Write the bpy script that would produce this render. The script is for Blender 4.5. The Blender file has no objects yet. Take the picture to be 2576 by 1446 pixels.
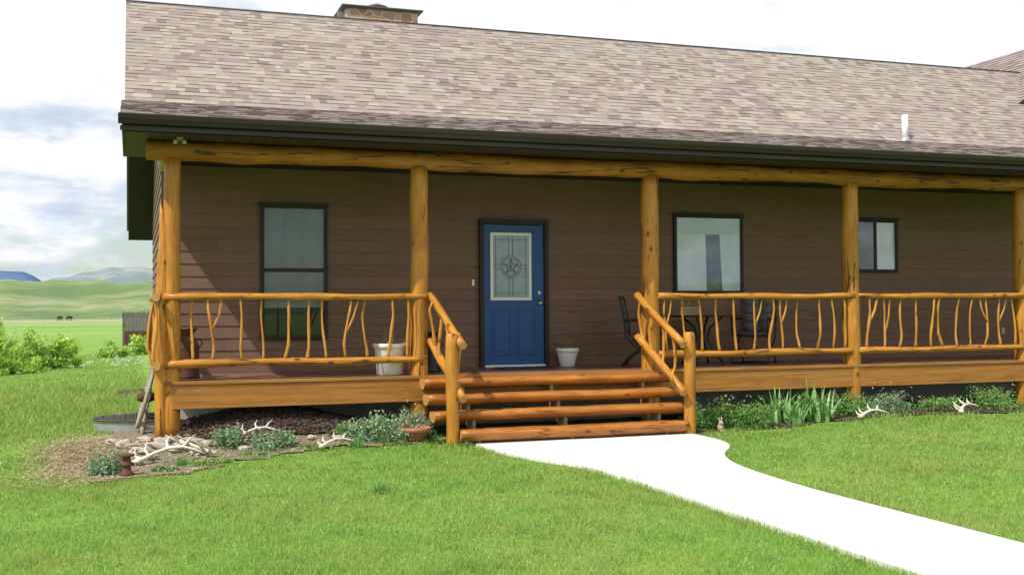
import bpy, math, random
import numpy as np
from mathutils import Vector, Matrix, noise
random.seed(7); rng=np.random.default_rng(7)
U=random.uniform
scene=bpy.context.scene
COL=scene.collection
WL={}
# ------------------------------------------------------------ material helpers
def mk(name):
    m=bpy.data.materials.new(name); m.use_nodes=True
    nt=m.node_tree; return m,nt,nt.nodes['Principled BSDF']
def nd(nt,t,ins=None,**k):
    n=nt.nodes.new(t)
    for a,v in k.items(): setattr(n,a,v)
    if ins:
        for a,v in ins.items():
            if hasattr(v,'is_output'): nt.links.new(v,n.inputs[a])
            else: n.inputs[a].default_value=v
    return n
def c4(c): return (c[0],c[1],c[2],1)
def ramp(nt,fac,stops,interp='LINEAR'):
    n=nt.nodes.new('ShaderNodeValToRGB'); r=n.color_ramp; r.interpolation=interp
    while len(r.elements)<len(stops): r.elements.new(0.5)
    for e,(p,c) in zip(r.elements,stops):
        e.position=p; e.color=c4(c) if len(c)==3 else c
    nt.links.new(fac,n.inputs[0]); return n.outputs[0]
def g1(v): return (v,v,v)
def mix(nt,fac,a,b,blend='MIX'):
    n=nt.nodes.new('ShaderNodeMix'); n.data_type='RGBA'; n.blend_type=blend
    for i,v in ((0,fac),(6,a),(7,b)):
        if hasattr(v,'is_output'): nt.links.new(v,n.inputs[i])
        elif i==0: n.inputs[0].default_value=v
        else: n.inputs[i].default_value=c4(v)
    return n.outputs[2]
def coords(nt,kind='Object',scale=(1,1,1)):
    tc=nd(nt,'ShaderNodeTexCoord')
    mp=nd(nt,'ShaderNodeMapping',{'Vector':tc.outputs[kind],'Scale':scale}); return mp.outputs[0]
def noi(nt,vec,scale,detail=4,rough=.55):
    return nd(nt,'ShaderNodeTexNoise',{'Vector':vec,'Scale':scale,'Detail':detail,'Roughness':rough}).outputs[0]
def bump(nt,bs,h,strength=.4,dist=.01):
    b=nd(nt,'ShaderNodeBump',{'Height':h,'Strength':strength,'Distance':dist}); nt.links.new(b.outputs[0],bs.inputs['Normal'])
def simple(name,c1,c2=None,scale=8,stretch=(1,1,1),rough=.6,bmp=.3,bd=.005,metal=0,spec=.4):
    m,nt,bs=mk(name); c2=c2 or tuple(x*.8 for x in c1)
    v=coords(nt,'Object',stretch); n=noi(nt,v,scale,5)
    col=ramp(nt,n,[(.3,c1),(.7,c2)]); nt.links.new(col,bs.inputs['Base Color'])
    bs.inputs['Roughness'].default_value=rough; bs.inputs['Metallic'].default_value=metal
    bs.inputs['Specular IOR Level'].default_value=spec
    if bmp: bump(nt,bs,noi(nt,v,scale*3,5),bmp,bd)
    return m
def logmat(name,dark,light,crack=.75,rough=.42):
    m,nt,bs=mk(name)
    tc=nd(nt,'ShaderNodeTexCoord').outputs['UV']
    def mp(s): return nd(nt,'ShaderNodeMapping',{'Vector':tc,'Scale':s}).outputs[0]
    grain=noi(nt,mp((30,2.2,1)),1.6,6,.6)
    tone=noi(nt,mp((3,1.3,1)),1.0,3)
    col=ramp(nt,grain,[(.25,dark),(.62,light)])
    col=mix(nt,ramp(nt,tone,[(.35,g1(.0)),(.68,g1(.65))]),col,tuple(x*.9 for x in dark))
    vo=nd(nt,'ShaderNodeTexVoronoi',{'Vector':mp((5,3.2,1)),'Scale':1.0,'Randomness':1.0}).outputs['Distance']
    kn=ramp(nt,vo,[(.06,g1(1)),(.17,g1(0))])
    col=mix(nt,kn,col,(dark[0]*.35,dark[1]*.3,dark[2]*.3))
    cr=noi(nt,mp((7,.5,1)),1.2,2,.5)
    ck=ramp(nt,cr,[(.480,g1(0)),(.494,g1(crack)),(.506,g1(crack)),(.520,g1(0))])
    msk=noi(nt,mp((2,.8,1)),1.7,1); mk2=ramp(nt,msk,[(.48,g1(0)),(.55,g1(1))])
    ckm=mix(nt,1.0,ck,mk2,'MULTIPLY')
    col=mix(nt,ckm,col,(.045,.02,.008))
    nt.links.new(col,bs.inputs['Base Color'])
    bs.inputs['Roughness'].default_value=rough
    bs.inputs['Specular IOR Level'].default_value=.35
    h=mix(nt,ckm,grain,(0,0,0)); bump(nt,bs,h,.5,.008)
    return m
M={}
M['log']=logmat('varnished_log',(.30,.112,.012),(.58,.27,.040),.9)
M['beam']=logmat('varnished_beam',(.25,.085,.010),(.48,.20,.030),.9)
M['branch']=logmat('varnished_branch',(.36,.145,.016),(.64,.31,.052),.3)
M['step']=logmat('step_log',(.25,.082,.014),(.49,.195,.036),.75)
M['cut']=simple('log_end',(.55,.32,.10),(.36,.18,.05),30,rough=.6)
M['oldwood']=simple('weathered_wood',(.40,.35,.29),(.22,.19,.15),6,(1,1,.2),.85)
M['greywood']=simple('grey_planks',(.19,.175,.16),(.11,.10,.09),5,(3,3,.4),.9)
M['tread']=simple('treated_lumber',(.30,.25,.15),(.22,.18,.10),8,(1,1,1),.8)
def plankmat():
    m,nt,bs=mk('stained_fascia_board')
    v=coords(nt,'Object',(.6,9,14)); n=noi(nt,v,2.2,6,.62)
    col=ramp(nt,n,[(.28,(.23,.086,.014)),(.5,(.36,.152,.028)),(.72,(.44,.20,.043))])
    v2=coords(nt,'Object',(1.2,1,5)); k=noi(nt,v2,1.3,2)
    col=mix(nt,ramp(nt,k,[(.55,g1(0)),(.7,g1(.5))]),col,(.21,.075,.015))
    nt.links.new(col,bs.inputs['Base Color']); bs.inputs['Roughness'].default_value=.5
    bump(nt,bs,n,.25,.004); return m
M['fascia']=plankmat()
def deckmat():
    m,nt,bs=mk('stained_deck_boards')
    a=nd(nt,'ShaderNodeAttribute',attribute_name='tone').outputs['Fac']
    v=coords(nt,'Object',(.8,14,4)); n=noi(nt,v,2.5,5)
    col=ramp(nt,n,[(.3,(.135,.068,.043)),(.7,(.24,.125,.082))])
    col=mix(nt,ramp(nt,a,[(0,g1(0)),(1,g1(.4))]),col,(.11,.06,.042))
    nt.links.new(col,bs.inputs['Base Color']); bs.inputs['Roughness'].default_value=.45
    bump(nt,bs,n,.2,.003); return m
M['deck']=deckmat()
def sidingmat():
    m,nt,bs=mk('lap_siding')
    a=nd(nt,'ShaderNodeAttribute',attribute_name='tone').outputs['Fac']
    v=coords(nt,'Object',(1.1,1.1,16)); n=noi(nt,v,3.0,6,.68)
    v2=coords(nt,'Object',(.5,.5,.5)); n2=noi(nt,v2,1.3,3)
    col=ramp(nt,n,[(.3,(.132,.074,.051)),(.7,(.198,.115,.082))])
    col=mix(nt,ramp(nt,a,[(0,g1(0)),(1,g1(.45))]),col,(.215,.128,.093))
    col=mix(nt,ramp(nt,n2,[(.4,g1(0)),(.75,g1(.25))]),col,(.115,.066,.047))
    nt.links.new(col,bs.inputs['Base Color']); bs.inputs['Roughness'].default_value=.65
    bs.inputs['Specular IOR Level'].default_value=.3
    bump(nt,bs,n,.6,.005); return m
M['siding']=sidingmat()
def shinglemat():
    m,nt,bs=mk('asphalt_shingles')
    a=nd(nt,'ShaderNodeAttribute',attribute_name='tone').outputs['Fac']
    col=ramp(nt,a,[(0,(.17,.135,.13)),(.14,(.235,.185,.18)),(.3,(.27,.225,.208)),(.48,(.305,.262,.232)),(.66,(.335,.295,.245)),(.84,(.375,.335,.275))],'CONSTANT')
    v=coords(nt,'Object'); n=noi(nt,v,90,3,.7); n2=noi(nt,v,1.3,4)
    col=mix(nt,ramp(nt,n,[(.3,g1(.35)),(.7,g1(0))]),col,(.215,.185,.165))
    col=mix(nt,ramp(nt,n2,[(.35,g1(0)),(.75,g1(.4))]),col,(.26,.215,.20))
    nt.links.new(col,bs.inputs['Base Color']); bs.inputs['Roughness'].default_value=.92
    bs.inputs['Specular IOR Level'].default_value=.2
    bump(nt,bs,n,.6,.004); return m
M['shingle']=shinglemat()
M['trim']=simple('dark_trim',(.036,.029,.031),(.028,.023,.025),5,rough=.5,bmp=.1,spec=.2)
M['gutter']=simple('gutter_metal',(.050,.037,.040),(.040,.030,.032),3,(.3,1,1),.45,.05,spec=.25)
M['capm']=simple('cap_metal',(.13,.12,.12),(.09,.08,.08),3,(1,1,1),.4,.05)
def soffitmat():
    m,nt,bs=mk('soffit_panels')
    v=coords(nt,'Object',(1,1,1))
    w=nd(nt,'ShaderNodeTexWave',{'Vector':v,'Scale':2.2,'Distortion':0.0}); w.bands_direction='X'
    col=ramp(nt,w.outputs[1],[(.0,(.012,.009,.007)),(.12,(.045,.032,.026))])
    nt.links.new(col,bs.inputs['Base Color']); bs.inputs['Roughness'].default_value=.6
    return m
M['soffit']=soffitmat()
M['found']=simple('foundation_concrete',(.50,.50,.48),(.38,.38,.37),4,rough=.9)
M['blue']=simple('blue_door_paint',(.013,.074,.245),(.011,.062,.21),3,(1,1,.4),.4,.08)
M['white']=simple('white_paint',(.76,.76,.74),(.70,.70,.68),4,rough=.5,bmp=.05)
M['plastic']=simple('white_plastic',(.80,.80,.77),(.74,.73,.70),5,rough=.45,bmp=.08)
M['beige']=simple('beige_plastic',(.40,.36,.30),(.34,.30,.25),5,rough=.5,bmp=.08)
M['lead']=simple('lead_came',(.10,.11,.12),(.15,.155,.165),10,rough=.4,metal=.6)
M['brass']=simple('nickel',(.5,.46,.38),(.4,.37,.3),10,rough=.25,metal=1)
M['black']=simple('black_metal',(.014,.014,.015),(.022,.022,.022),8,rough=.4)
M['sling']=simple('grey_sling_fabric',(.12,.125,.135),(.09,.095,.10),40,rough=.8)
M['terra']=simple('terracotta',(.46,.18,.10),(.36,.13,.075),6,rough=.85)
M['rust']=simple('rusty_iron',(.13,.055,.03),(.065,.033,.023),9,rough=.85)
M['antler']=simple('antler_bone',(.64,.60,.53),(.46,.41,.33),9,rough=.7)
M['rock']=simple('pale_rock',(.46,.40,.33),(.25,.20,.155),5,rough=.9,bmp=.6,bd=.02)
M['galv']=simple('galvanized_steel',(.45,.47,.49),(.33,.34,.36),6,rough=.4,metal=.6)
M['grate']=simple('dark_grate',(.06,.055,.05),(.09,.07,.055),9,rough=.7)
M['bark']=simple('bark_chips',(.10,.07,.052),(.04,.028,.021),12,rough=.95,bmp=.7,bd=.02)
M['soil']=simple('bed_gravel',(.26,.205,.145),(.125,.10,.062),18,rough=.95,bmp=.8,bd=.02)
M['chaff']=simple('dry_chaff',(.36,.29,.19),(.20,.22,.09),5,(1,1,1),.95,.3,.01)
M['cow']=simple('black_hide',(.015,.013,.012),(.02,.018,.015),4,rough=.8)
M['rabbit']=simple('figurine',(.38,.27,.19),(.52,.44,.36),14,rough=.6)
M['crate']=simple('crate_wood',(.36,.28,.18),(.26,.19,.12),10,(1,1,6),.8)
M['brick']=simple('edging_brick',(.30,.18,.13),(.22,.15,.10),9,rough=.9)
M['curtain']=simple('sheer_curtain',(.22,.245,.25),(.15,.17,.175),2.2,(2.5,1,.6),.9,.2)
M['curtainsky']=simple('sky_tinted_curtain',(.84,.87,.90),(.50,.56,.63),1.5,(1.2,1,1.2),.9,.2)  # curtain with the bright sky reflection painted into its blue-white mottling
M['curtaingreen']=simple('pale_blind',(.58,.62,.51),(.52,.56,.46),3,(1,1,4),.9,.2)
M['dark']=simple('painted_dark_room',(.012,.009,.007),(.018,.013,.010),2,rough=.8,bmp=0)  # flat dark sheet painted as the unlit room behind the glass
def concretemat():
    m,nt,bs=mk('pale_concrete')
    v=coords(nt,'Object'); n=noi(nt,v,1.2,5); n2=noi(nt,v,40,3)
    col=ramp(nt,n,[(.3,(.58,.575,.56)),(.7,(.68,.675,.66))])
    col=mix(nt,ramp(nt,n2,[(.3,g1(.15)),(.6,g1(0))]),col,(.43,.41,.38))
    nt.links.new(col,bs.inputs['Base Color']); bs.inputs['Roughness'].default_value=.9
    bump(nt,bs,n2,.2,.003); return m
M['conc']=concretemat()
def glassmat(name,fac,tint=(.85,.92,.95)):
    m=bpy.data.materials.new(name); m.use_nodes=True; nt=m.node_tree; nt.nodes.clear()
    o=nd(nt,'ShaderNodeOutputMaterial')
    v=coords(nt,'Object'); n=noi(nt,v,1.3,1)
    b=nd(nt,'ShaderNodeBump',{'Height':n,'Strength':.12,'Distance':.02})
    gl=nd(nt,'ShaderNodeBsdfGlossy',{'Color':c4(tint),'Roughness':.015,'Normal':b.outputs[0]})
    tr=nd(nt,'ShaderNodeBsdfTransparent',{'Color':(.9,.93,.94,1)})
    mx=nd(nt,'ShaderNodeMixShader',{0:fac,1:tr.outputs[0],2:gl.outputs[0]})
    nt.links.new(mx.outputs[0],o.inputs[0]); return m
M['glass']=glassmat('window_glass',.05)
M['glass2']=glassmat('bright_window_glass',.15,(.9,.95,1.0))
def stonemat():
    m,nt,bs=mk('chimney_stone')
    v=coords(nt,'Object',(1,1,1.5))
    vo=nd(nt,'ShaderNodeTexVoronoi',{'Vector':v,'Scale':5,'Randomness':.9})
    ve=nd(nt,'ShaderNodeTexVoronoi',{'Vector':v,'Scale':5,'Randomness':.9},feature='DISTANCE_TO_EDGE')
    s=nd(nt,'ShaderNodeSeparateColor',{0:vo.outputs['Color']})
    col=ramp(nt,s.outputs[0],[(0,(.26,.12,.09)),(.35,(.52,.29,.21)),(.65,(.36,.22,.18)),(1,(.66,.48,.38))])
    col=mix(nt,ramp(nt,noi(nt,v,14,5),[(.3,g1(0)),(.7,g1(.4))]),col,(.28,.17,.13))
    col=mix(nt,ramp(nt,ve.outputs[0],[(.03,g1(1)),(.07,g1(0))]),col,(.44,.40,.36))
    nt.links.new(col,bs.inputs['Base Color']); bs.inputs['Roughness'].default_value=.9
    bump(nt,bs,ve.outputs[0],.8,.03); return m
M['stone']=stonemat()
def leafmat(name,a,b,trans=.35,tip=False):
    m=bpy.data.materials.new(name); m.use_nodes=True; nt=m.node_tree; nt.nodes.clear()
    o=nd(nt,'ShaderNodeOutputMaterial')
    t=nd(nt,'ShaderNodeAttribute',attribute_name='tone').outputs['Fac']
    col=ramp(nt,t,[(0,a),(1,b)])
    if tip:
        pos=nd(nt,'ShaderNodeNewGeometry').outputs['Position']
        n=noi(nt,pos,.6,5,.65); n2=noi(nt,pos,2.8,5,.65)
        col=mix(nt,ramp(nt,n,[(.44,g1(0)),(.62,g1(.65))]),col,(.42,.45,.13))
        col=mix(nt,ramp(nt,n2,[(.50,g1(0)),(.66,g1(.65))]),col,(.12,.27,.05))
        dry=ramp(nt,t,[(.92,g1(0)),(.94,g1(.75))]); col=mix(nt,dry,col,(.50,.46,.22))
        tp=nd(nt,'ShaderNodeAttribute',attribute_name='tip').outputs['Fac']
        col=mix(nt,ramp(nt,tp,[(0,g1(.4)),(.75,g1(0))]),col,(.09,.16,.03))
    d=nd(nt,'ShaderNodeBsdfDiffuse',{'Color':col}); tr=nd(nt,'ShaderNodeBsdfTranslucent',{'Color':col})
    mx=nd(nt,'ShaderNodeMixShader',{0:trans,1:d.outputs[0],2:tr.outputs[0]})
    gl=nd(nt,'ShaderNodeBsdfGlossy',{'Color':(.8,.85,.8,1),'Roughness':.5})
    m2=nd(nt,'ShaderNodeMixShader',{0:.03 if tip else .05,1:mx.outputs[0],2:gl.outputs[0]})
    nt.links.new(m2.outputs[0],o.inputs[0]); return m
M['grass']=leafmat('lawn_grass',(.21,.40,.06),(.39,.58,.12),.45,True)
M['sage']=leafmat('sage_foliage',(.13,.25,.11),(.31,.45,.25))
M['green']=leafmat('green_foliage',(.08,.23,.04),(.24,.44,.09))
M['iris']=leafmat('iris_leaves',(.14,.33,.09),(.31,.52,.18))
M['bush']=leafmat('bush_foliage',(.19,.38,.04),(.52,.70,.12),.42)
M['yellow']=leafmat('yellow_flowers',(.5,.42,.03),(.7,.6,.05))
M['dryleaf']=leafmat('dry_stems',(.30,.22,.12),(.44,.36,.22))
M['straw']=leafmat('dry_straw',(.40,.31,.19),(.58,.49,.33))
M['whitefl']=leafmat('white_flowers',(.6,.62,.58),(.75,.75,.72))
def groundmat():
    m,nt,bs=mk('grass_ground')
    pos=nd(nt,'ShaderNodeNewGeometry').outputs['Position']
    n=noi(nt,pos,.5,5); n2=noi(nt,pos,9,5,.7); n3=noi(nt,pos,.035,4)
    near=ramp(nt,n,[(.35,(.13,.26,.04)),(.7,(.21,.31,.065))])
    near=mix(nt,ramp(nt,n2,[(.35,g1(.4)),(.65,g1(0))]),near,(.08,.15,.03))
    far=ramp(nt,n3,[(.3,(.12,.26,.045)),(.5,(.175,.295,.065)),(.7,(.235,.32,.11))])
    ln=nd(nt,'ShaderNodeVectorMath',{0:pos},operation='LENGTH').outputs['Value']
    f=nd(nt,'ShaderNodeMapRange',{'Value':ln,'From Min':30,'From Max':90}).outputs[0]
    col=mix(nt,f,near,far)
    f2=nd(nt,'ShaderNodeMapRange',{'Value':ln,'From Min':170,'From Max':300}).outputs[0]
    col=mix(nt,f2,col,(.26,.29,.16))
    nt.links.new(col,bs.inputs['Base Color']); bs.inputs['Roughness'].default_value=.95
    bs.inputs['Specular IOR Level'].default_value=.1
    bump(nt,bs,n2,.6,.03); return m
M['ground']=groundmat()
def hillmat(name,a,b,c,s):
    m,nt,bs=mk(name)
    pos=nd(nt,'ShaderNodeNewGeometry').outputs['Position']
    n=noi(nt,pos,s,7,.65); n2=noi(nt,pos,s*6,5,.65)
    col=ramp(nt,n,[(.40,a),(.5,b),(.60,c)])
    col=mix(nt,ramp(nt,n2,[(.42,g1(.55)),(.58,g1(0))]),col,a)
    nt.links.new(col,bs.inputs['Base Color']); bs.inputs['Roughness'].default_value=1
    bs.inputs['Specular IOR Level'].default_value=0; return m
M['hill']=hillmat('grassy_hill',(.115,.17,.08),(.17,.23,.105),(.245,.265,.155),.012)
M['hill2']=hillmat('hazy_ridge',(.15,.20,.21),(.20,.25,.245),(.30,.33,.31),.005)  # distance haze put into the ridge albedo
M['mount']=hillmat('haze_blue_mountain',(.065,.12,.22),(.08,.14,.25),(.095,.16,.27),.002)  # blue of the distant air painted into the mountain colour

# ------------------------------------------------------------ mesh builder
class B:
    def __init__(s): s.v=[];s.f=[];s.m=[];s.uv=[];s.t=[];s.sm=[]
    def face(s,idx,mat=0,uv=None,tone=0.,smooth=False):
        s.f.append(idx); s.m.append(mat); s.uv.append(uv or [(0,0)]*len(idx)); s.t.append(tone); s.sm.append(smooth)
    def poly(s,pts,mat=0,tone=0.,smooth=False,uv=None):
        b=len(s.v); s.v+= [tuple(p) for p in pts]; s.face(list(range(b,b+len(pts))),mat,uv,tone,smooth)
    def box(s,x0,x1,y0,y1,z0,z1,mat=0,tone=0.):
        b=len(s.v)
        s.v+=[(x0,y0,z0),(x1,y0,z0),(x1,y1,z0),(x0,y1,z0),(x0,y0,z1),(x1,y0,z1),(x1,y1,z1),(x0,y1,z1)]
        for q in ((0,3,2,1),(4,5,6,7),(0,1,5,4),(1,2,6,5),(2,3,7,6),(3,0,4,7)):
            s.face([b+i for i in q],mat,None,tone)
    def obox(s,c,ax,ay,az,mat=0,tone=0.):
        c=Vector(c);b=len(s.v)
        for sz in(-1,1):
            for sx,sy in((-1,-1),(1,-1),(1,1),(-1,1)): s.v.append(tuple(c+ax*sx+ay*sy+az*sz))
        for q in ((0,3,2,1),(4,5,6,7),(0,1,5,4),(1,2,6,5),(2,3,7,6),(3,0,4,7)):
            s.face([b+i for i in q],mat,None,tone)
    def prism(s,prof,x0,x1,mat=0,tone=0.):
        n=len(prof);b=len(s.v)
        s.v+=[(x0,y,z) for y,z in prof]+[(x1,y,z) for y,z in prof]
        for i in range(n):
            j=(i+1)%n; s.face([b+i,b+j,b+n+j,b+n+i],mat,None,tone)
        s.face([b+i for i in range(n)][::-1],mat,None,tone); s.face([b+n+i for i in range(n)],mat,None,tone)
    def tube(s,pts,rad,seg=10,mat=0,cap=None,jit=0.,flat=1.):
        pts=[Vector(p) for p in pts]; n=len(pts)
        if not hasattr(rad,'__len__'): rad=[rad]*n
        cap=mat if cap is None else cap
        up=Vector((0,0,1)); t0=(pts[1]-pts[0]).normalized()
        if abs(t0.dot(up))>.9: up=Vector((0,1,0))
        nn=(up-t0*up.dot(t0)).normalized(); b=len(s.v); L=U(0,20); off=U(0,5); vs=[]
        for i,p in enumerate(pts):
            t=((pts[min(i+1,n-1)]-pts[max(i-1,0)])).normalized()
            nn=(nn-t*nn.dot(t)).normalized(); bb=t.cross(nn)
            if i: L+=(p-pts[i-1]).length
            vs.append(L)
            for k in range(seg):
                a=2*math.pi*k/seg; r=rad[i]
                if jit: r*=1+jit*noise.noise(Vector((math.cos(a)*1.2+L*2.1,math.sin(a)*1.2+off*3,L*1.3)))
                s.v.append(tuple(p+nn*math.cos(a)*r*flat+bb*math.sin(a)*r))
        for i in range(n-1):
            for k in range(seg):
                k2=(k+1)%seg; R=rad[i]*2*math.pi
                u0=off+R*k/seg; u1=off+R*(k+1)/seg
                s.face([b+i*seg+k,b+i*seg+k2,b+(i+1)*seg+k2,b+(i+1)*seg+k],mat,[(u0,vs[i]),(u1,vs[i]),(u1,vs[i+1]),(u0,vs[i+1])],0.,True)
        s.face([b+k for k in range(seg)][::-1],cap); s.face([b+(n-1)*seg+k for k in range(seg)],cap)
    def lathe(s,c,prof,seg=24,mat=0):
        b=len(s.v);n=len(prof)
        for r,z in prof:
            for k in range(seg):
                a=2*math.pi*k/seg; s.v.append((c[0]+r*math.cos(a),c[1]+r*math.sin(a),c[2]+z))
        for i in range(n-1):
            for k in range(seg):
                k2=(k+1)%seg; s.face([b+i*seg+k,b+i*seg+k2,b+(i+1)*seg+k2,b+(i+1)*seg+k],mat,None,0.,True)
        s.face([b+k for k in range(seg)][::-1],mat); s.face([b+(n-1)*seg+k for k in range(seg)],mat)
    def blob(s,c,r,mat=0,sub=8,jit=.0,sc=1.5):
        off=Vector((U(0,50),U(0,50),U(0,50))); b=len(s.v); R=sub;S=sub*2
        for i in range(R+1):
            th=math.pi*i/R
            for k in range(S):
                a=2*math.pi*k/S; d=Vector((math.sin(th)*math.cos(a),math.sin(th)*math.sin(a),math.cos(th)))
                f=1+jit*noise.noise(d*sc+off)
                s.v.append((c[0]+d.x*r[0]*f,c[1]+d.y*r[1]*f,c[2]+d.z*r[2]*f))
        for i in range(R):
            for k in range(S):
                k2=(k+1)%S; s.face([b+i*S+k,b+(i+1)*S+k,b+(i+1)*S+k2,b+i*S+k2],mat,None,0.,jit<.3)
    def leaves(s,c,r,n,size,mat=0,clumps=14,spread=.33,up=.4,long=1.6):
        cs=[]
        for _ in range(clumps):
            d=Vector((random.gauss(0,1),random.gauss(0,1),abs(random.gauss(0,1)))).normalized()*U(.35,.95)
            cs.append((Vector((c[0]+d.x*r[0],c[1]+d.y*r[1],c[2]+d.z*r[2])),U(-.25,.25)))
        for _ in range(n):
            q,tt=random.choice(cs)
            p=q+Vector((random.gauss(0,spread*r[0]),random.gauss(0,spread*r[1]),random.gauss(0,spread*r[2]*.7)))
            if p.z<c[2]: p.z=c[2]+U(0,.1)*r[2]
            d=Vector((random.gauss(0,1),random.gauss(0,1),random.gauss(up,1))).normalized()
            e=d.cross(Vector((random.gauss(0,1),random.gauss(0,1),random.gauss(0,1)))).normalized()
            l=size*U(.6,1.3); w=l/long
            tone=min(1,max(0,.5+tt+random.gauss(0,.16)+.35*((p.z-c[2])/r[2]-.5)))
            s.poly([p-d*l*.5,p+e*w*.5,p+d*l*.5,p-e*w*.5],mat,tone)
    def blades(s,c,n,h,w,spread,mat=0,curve=.35,seg=4):
        for _ in range(n):
            a=U(0,6.28); rr=spread*math.sqrt(U(0,1)); p=Vector((c[0]+rr*math.cos(a),c[1]+rr*math.sin(a),c[2]))
            b2=U(0,6.28); d=Vector((math.cos(b2),math.sin(b2),0)); e=Vector((-d.y,d.x,0)); hh=h*U(.6,1.1); cu=curve*U(.2,1.3); tn=U(0,1)
            pr=None
            for i in range(seg+1):
                t=i/seg; q=p+Vector((0,0,hh*(t-.25*cu*t*t)))+d*hh*cu*t*t; ww=w*(1-t**2)*.5+.001
                cur=(q-e*ww,q+e*ww)
                if pr: s.poly([pr[0],pr[1],cur[1],cur[0]],mat,tn)
                pr=cur
def finish(b,name,mats,parent=None,bevel=0,label=None,category=None,kind=None,group=None):
    V=np.array(b.v,dtype=float)
    c=Vector(((V[:,0].min()+V[:,0].max())/2,(V[:,1].min()+V[:,1].max())/2,V[:,2].min()))
    V=V-np.array(c)
    me=bpy.data.meshes.new(name); me.from_pydata(V.tolist(),[],b.f)
    me.polygons.foreach_set('material_index',b.m); me.polygons.foreach_set('use_smooth',b.sm)
    uvl=me.uv_layers.new(name='UVMap'); uvl.data.foreach_set('uv',[x for f in b.uv for q in f for x in q])
    at=me.attributes.new('tone','FLOAT','FACE'); at.data.foreach_set('value',b.t)
    for m in mats: me.materials.append(M[m])
    me.update()
    o=bpy.data.objects.new(name,me); COL.objects.link(o); o.location=c; WL[o.name]=c
    if parent:
        o.parent=parent; o.matrix_parent_inverse=Matrix.Translation(-WL[parent.name])
    if bevel:
        md=o.modifiers.new('bevel','BEVEL'); md.width=bevel; md.segments=2; md.limit_method='ANGLE'
    tag(o,label,category,kind,group); return o
def tag(o,label=None,category=None,kind=None,group=None):
    if label:o['label']=label
    if category:o['category']=category
    if kind:o['kind']=kind
    if group:o['group']=group
def top(name,loc,label,category,group=None):
    o=bpy.data.objects.new(name,None); COL.objects.link(o); o.location=loc; WL[o.name]=Vector(loc)
    o.empty_display_size=.2; tag(o,label,category,None,group); return o
def dup(o,loc,rot=0,scale=1):
    n=o.copy(); COL.objects.link(n); n.location=loc; n.rotation_euler=(0,0,rot); n.scale=(scale,)*3
    for ch in list(o.children):
        k=ch.copy(); COL.objects.link(k); k.parent=n; k.matrix_parent_inverse=ch.matrix_parent_inverse.copy()
    return n
def ss(a,b,x):
    t=np.clip((x-a)/(b-a),0,1); return t*t*(3-2*t)
def G(x,y):
    return (.10*ss(7,10.5,x)*ss(10,13,y)*(1-ss(30,50,y)) + .14*ss(11.8,13.6,y)*(1-ss(2.2,4,x))*ss(-4,0,x)*(1-ss(25,45,y))
            + .012*np.sin(x*1.7+.5)*np.sin(y*1.3)*(1-ss(3,4,x)*(1-ss(6.9,7.5,x))))
def Gf(x,y): return float(G(np.array(float(x)),np.array(float(y))))

# ------------------------------------------------------------ ground
n=270; u=np.linspace(-1,1,n); s=9000/math.sinh(9)*np.sinh(9*u)
X,Y=np.meshgrid(s+3,s+12); Z=G(X,Y)
b=B(); b.v=np.stack([X.ravel(),Y.ravel(),Z.ravel()],1).tolist()
for i in range(n-1):
    for j in range(n-1):
        k=i*n+j; b.face([k,k+1,k+n+1,k+n],0,None,0.,True)
finish(b,'ground',['ground'],kind='structure',label='flat green lawn running out to open pasture')

def ridge(name,b0,b1,nb,r0,rc,r1,ang,mat,label,amp,fq=6.0):
    bb=B(); nr=28
    for i in range(nb+1):
        be=b0+(b1-b0)*i/nb; a=math.radians(be)
        for j in range(nr+1):
            r=r0+(r1-r0)*j/nr
            t=(r-r0)/(rc-r0) if r<rc else 1-.6*(r-rc)/(r1-rc)
            H=(rc*ang(be)+1.6)
            f=t*t*(3-2*t)
            z=H*f*(1+amp*noise.fractal(Vector((r*math.sin(a),r*math.cos(a),0))*(fq/rc),1,2,5)) -2
            bb.v.append((r*math.sin(a),r*math.cos(a),z))
    for i in range(nb):
        for j in range(nr):
            k=i*(nr+1)+j; bb.face([k,k+1,k+nr+2,k+nr+1],0,None,0.,True)
    finish(bb,name,[mat],kind='structure',label=label)
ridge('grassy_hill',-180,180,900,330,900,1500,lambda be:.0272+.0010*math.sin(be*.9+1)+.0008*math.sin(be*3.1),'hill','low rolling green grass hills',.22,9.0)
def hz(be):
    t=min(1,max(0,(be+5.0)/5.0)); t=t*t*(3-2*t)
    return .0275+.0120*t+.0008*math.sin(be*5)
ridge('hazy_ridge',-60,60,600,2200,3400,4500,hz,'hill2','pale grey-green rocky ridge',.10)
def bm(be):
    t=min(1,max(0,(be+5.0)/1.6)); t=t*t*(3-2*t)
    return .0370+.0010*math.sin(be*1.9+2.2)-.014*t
ridge('haze_blue_mountain',-60,60,300,5200,7500,9000,bm,'mount','distant blue mountain range',.035)

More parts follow.
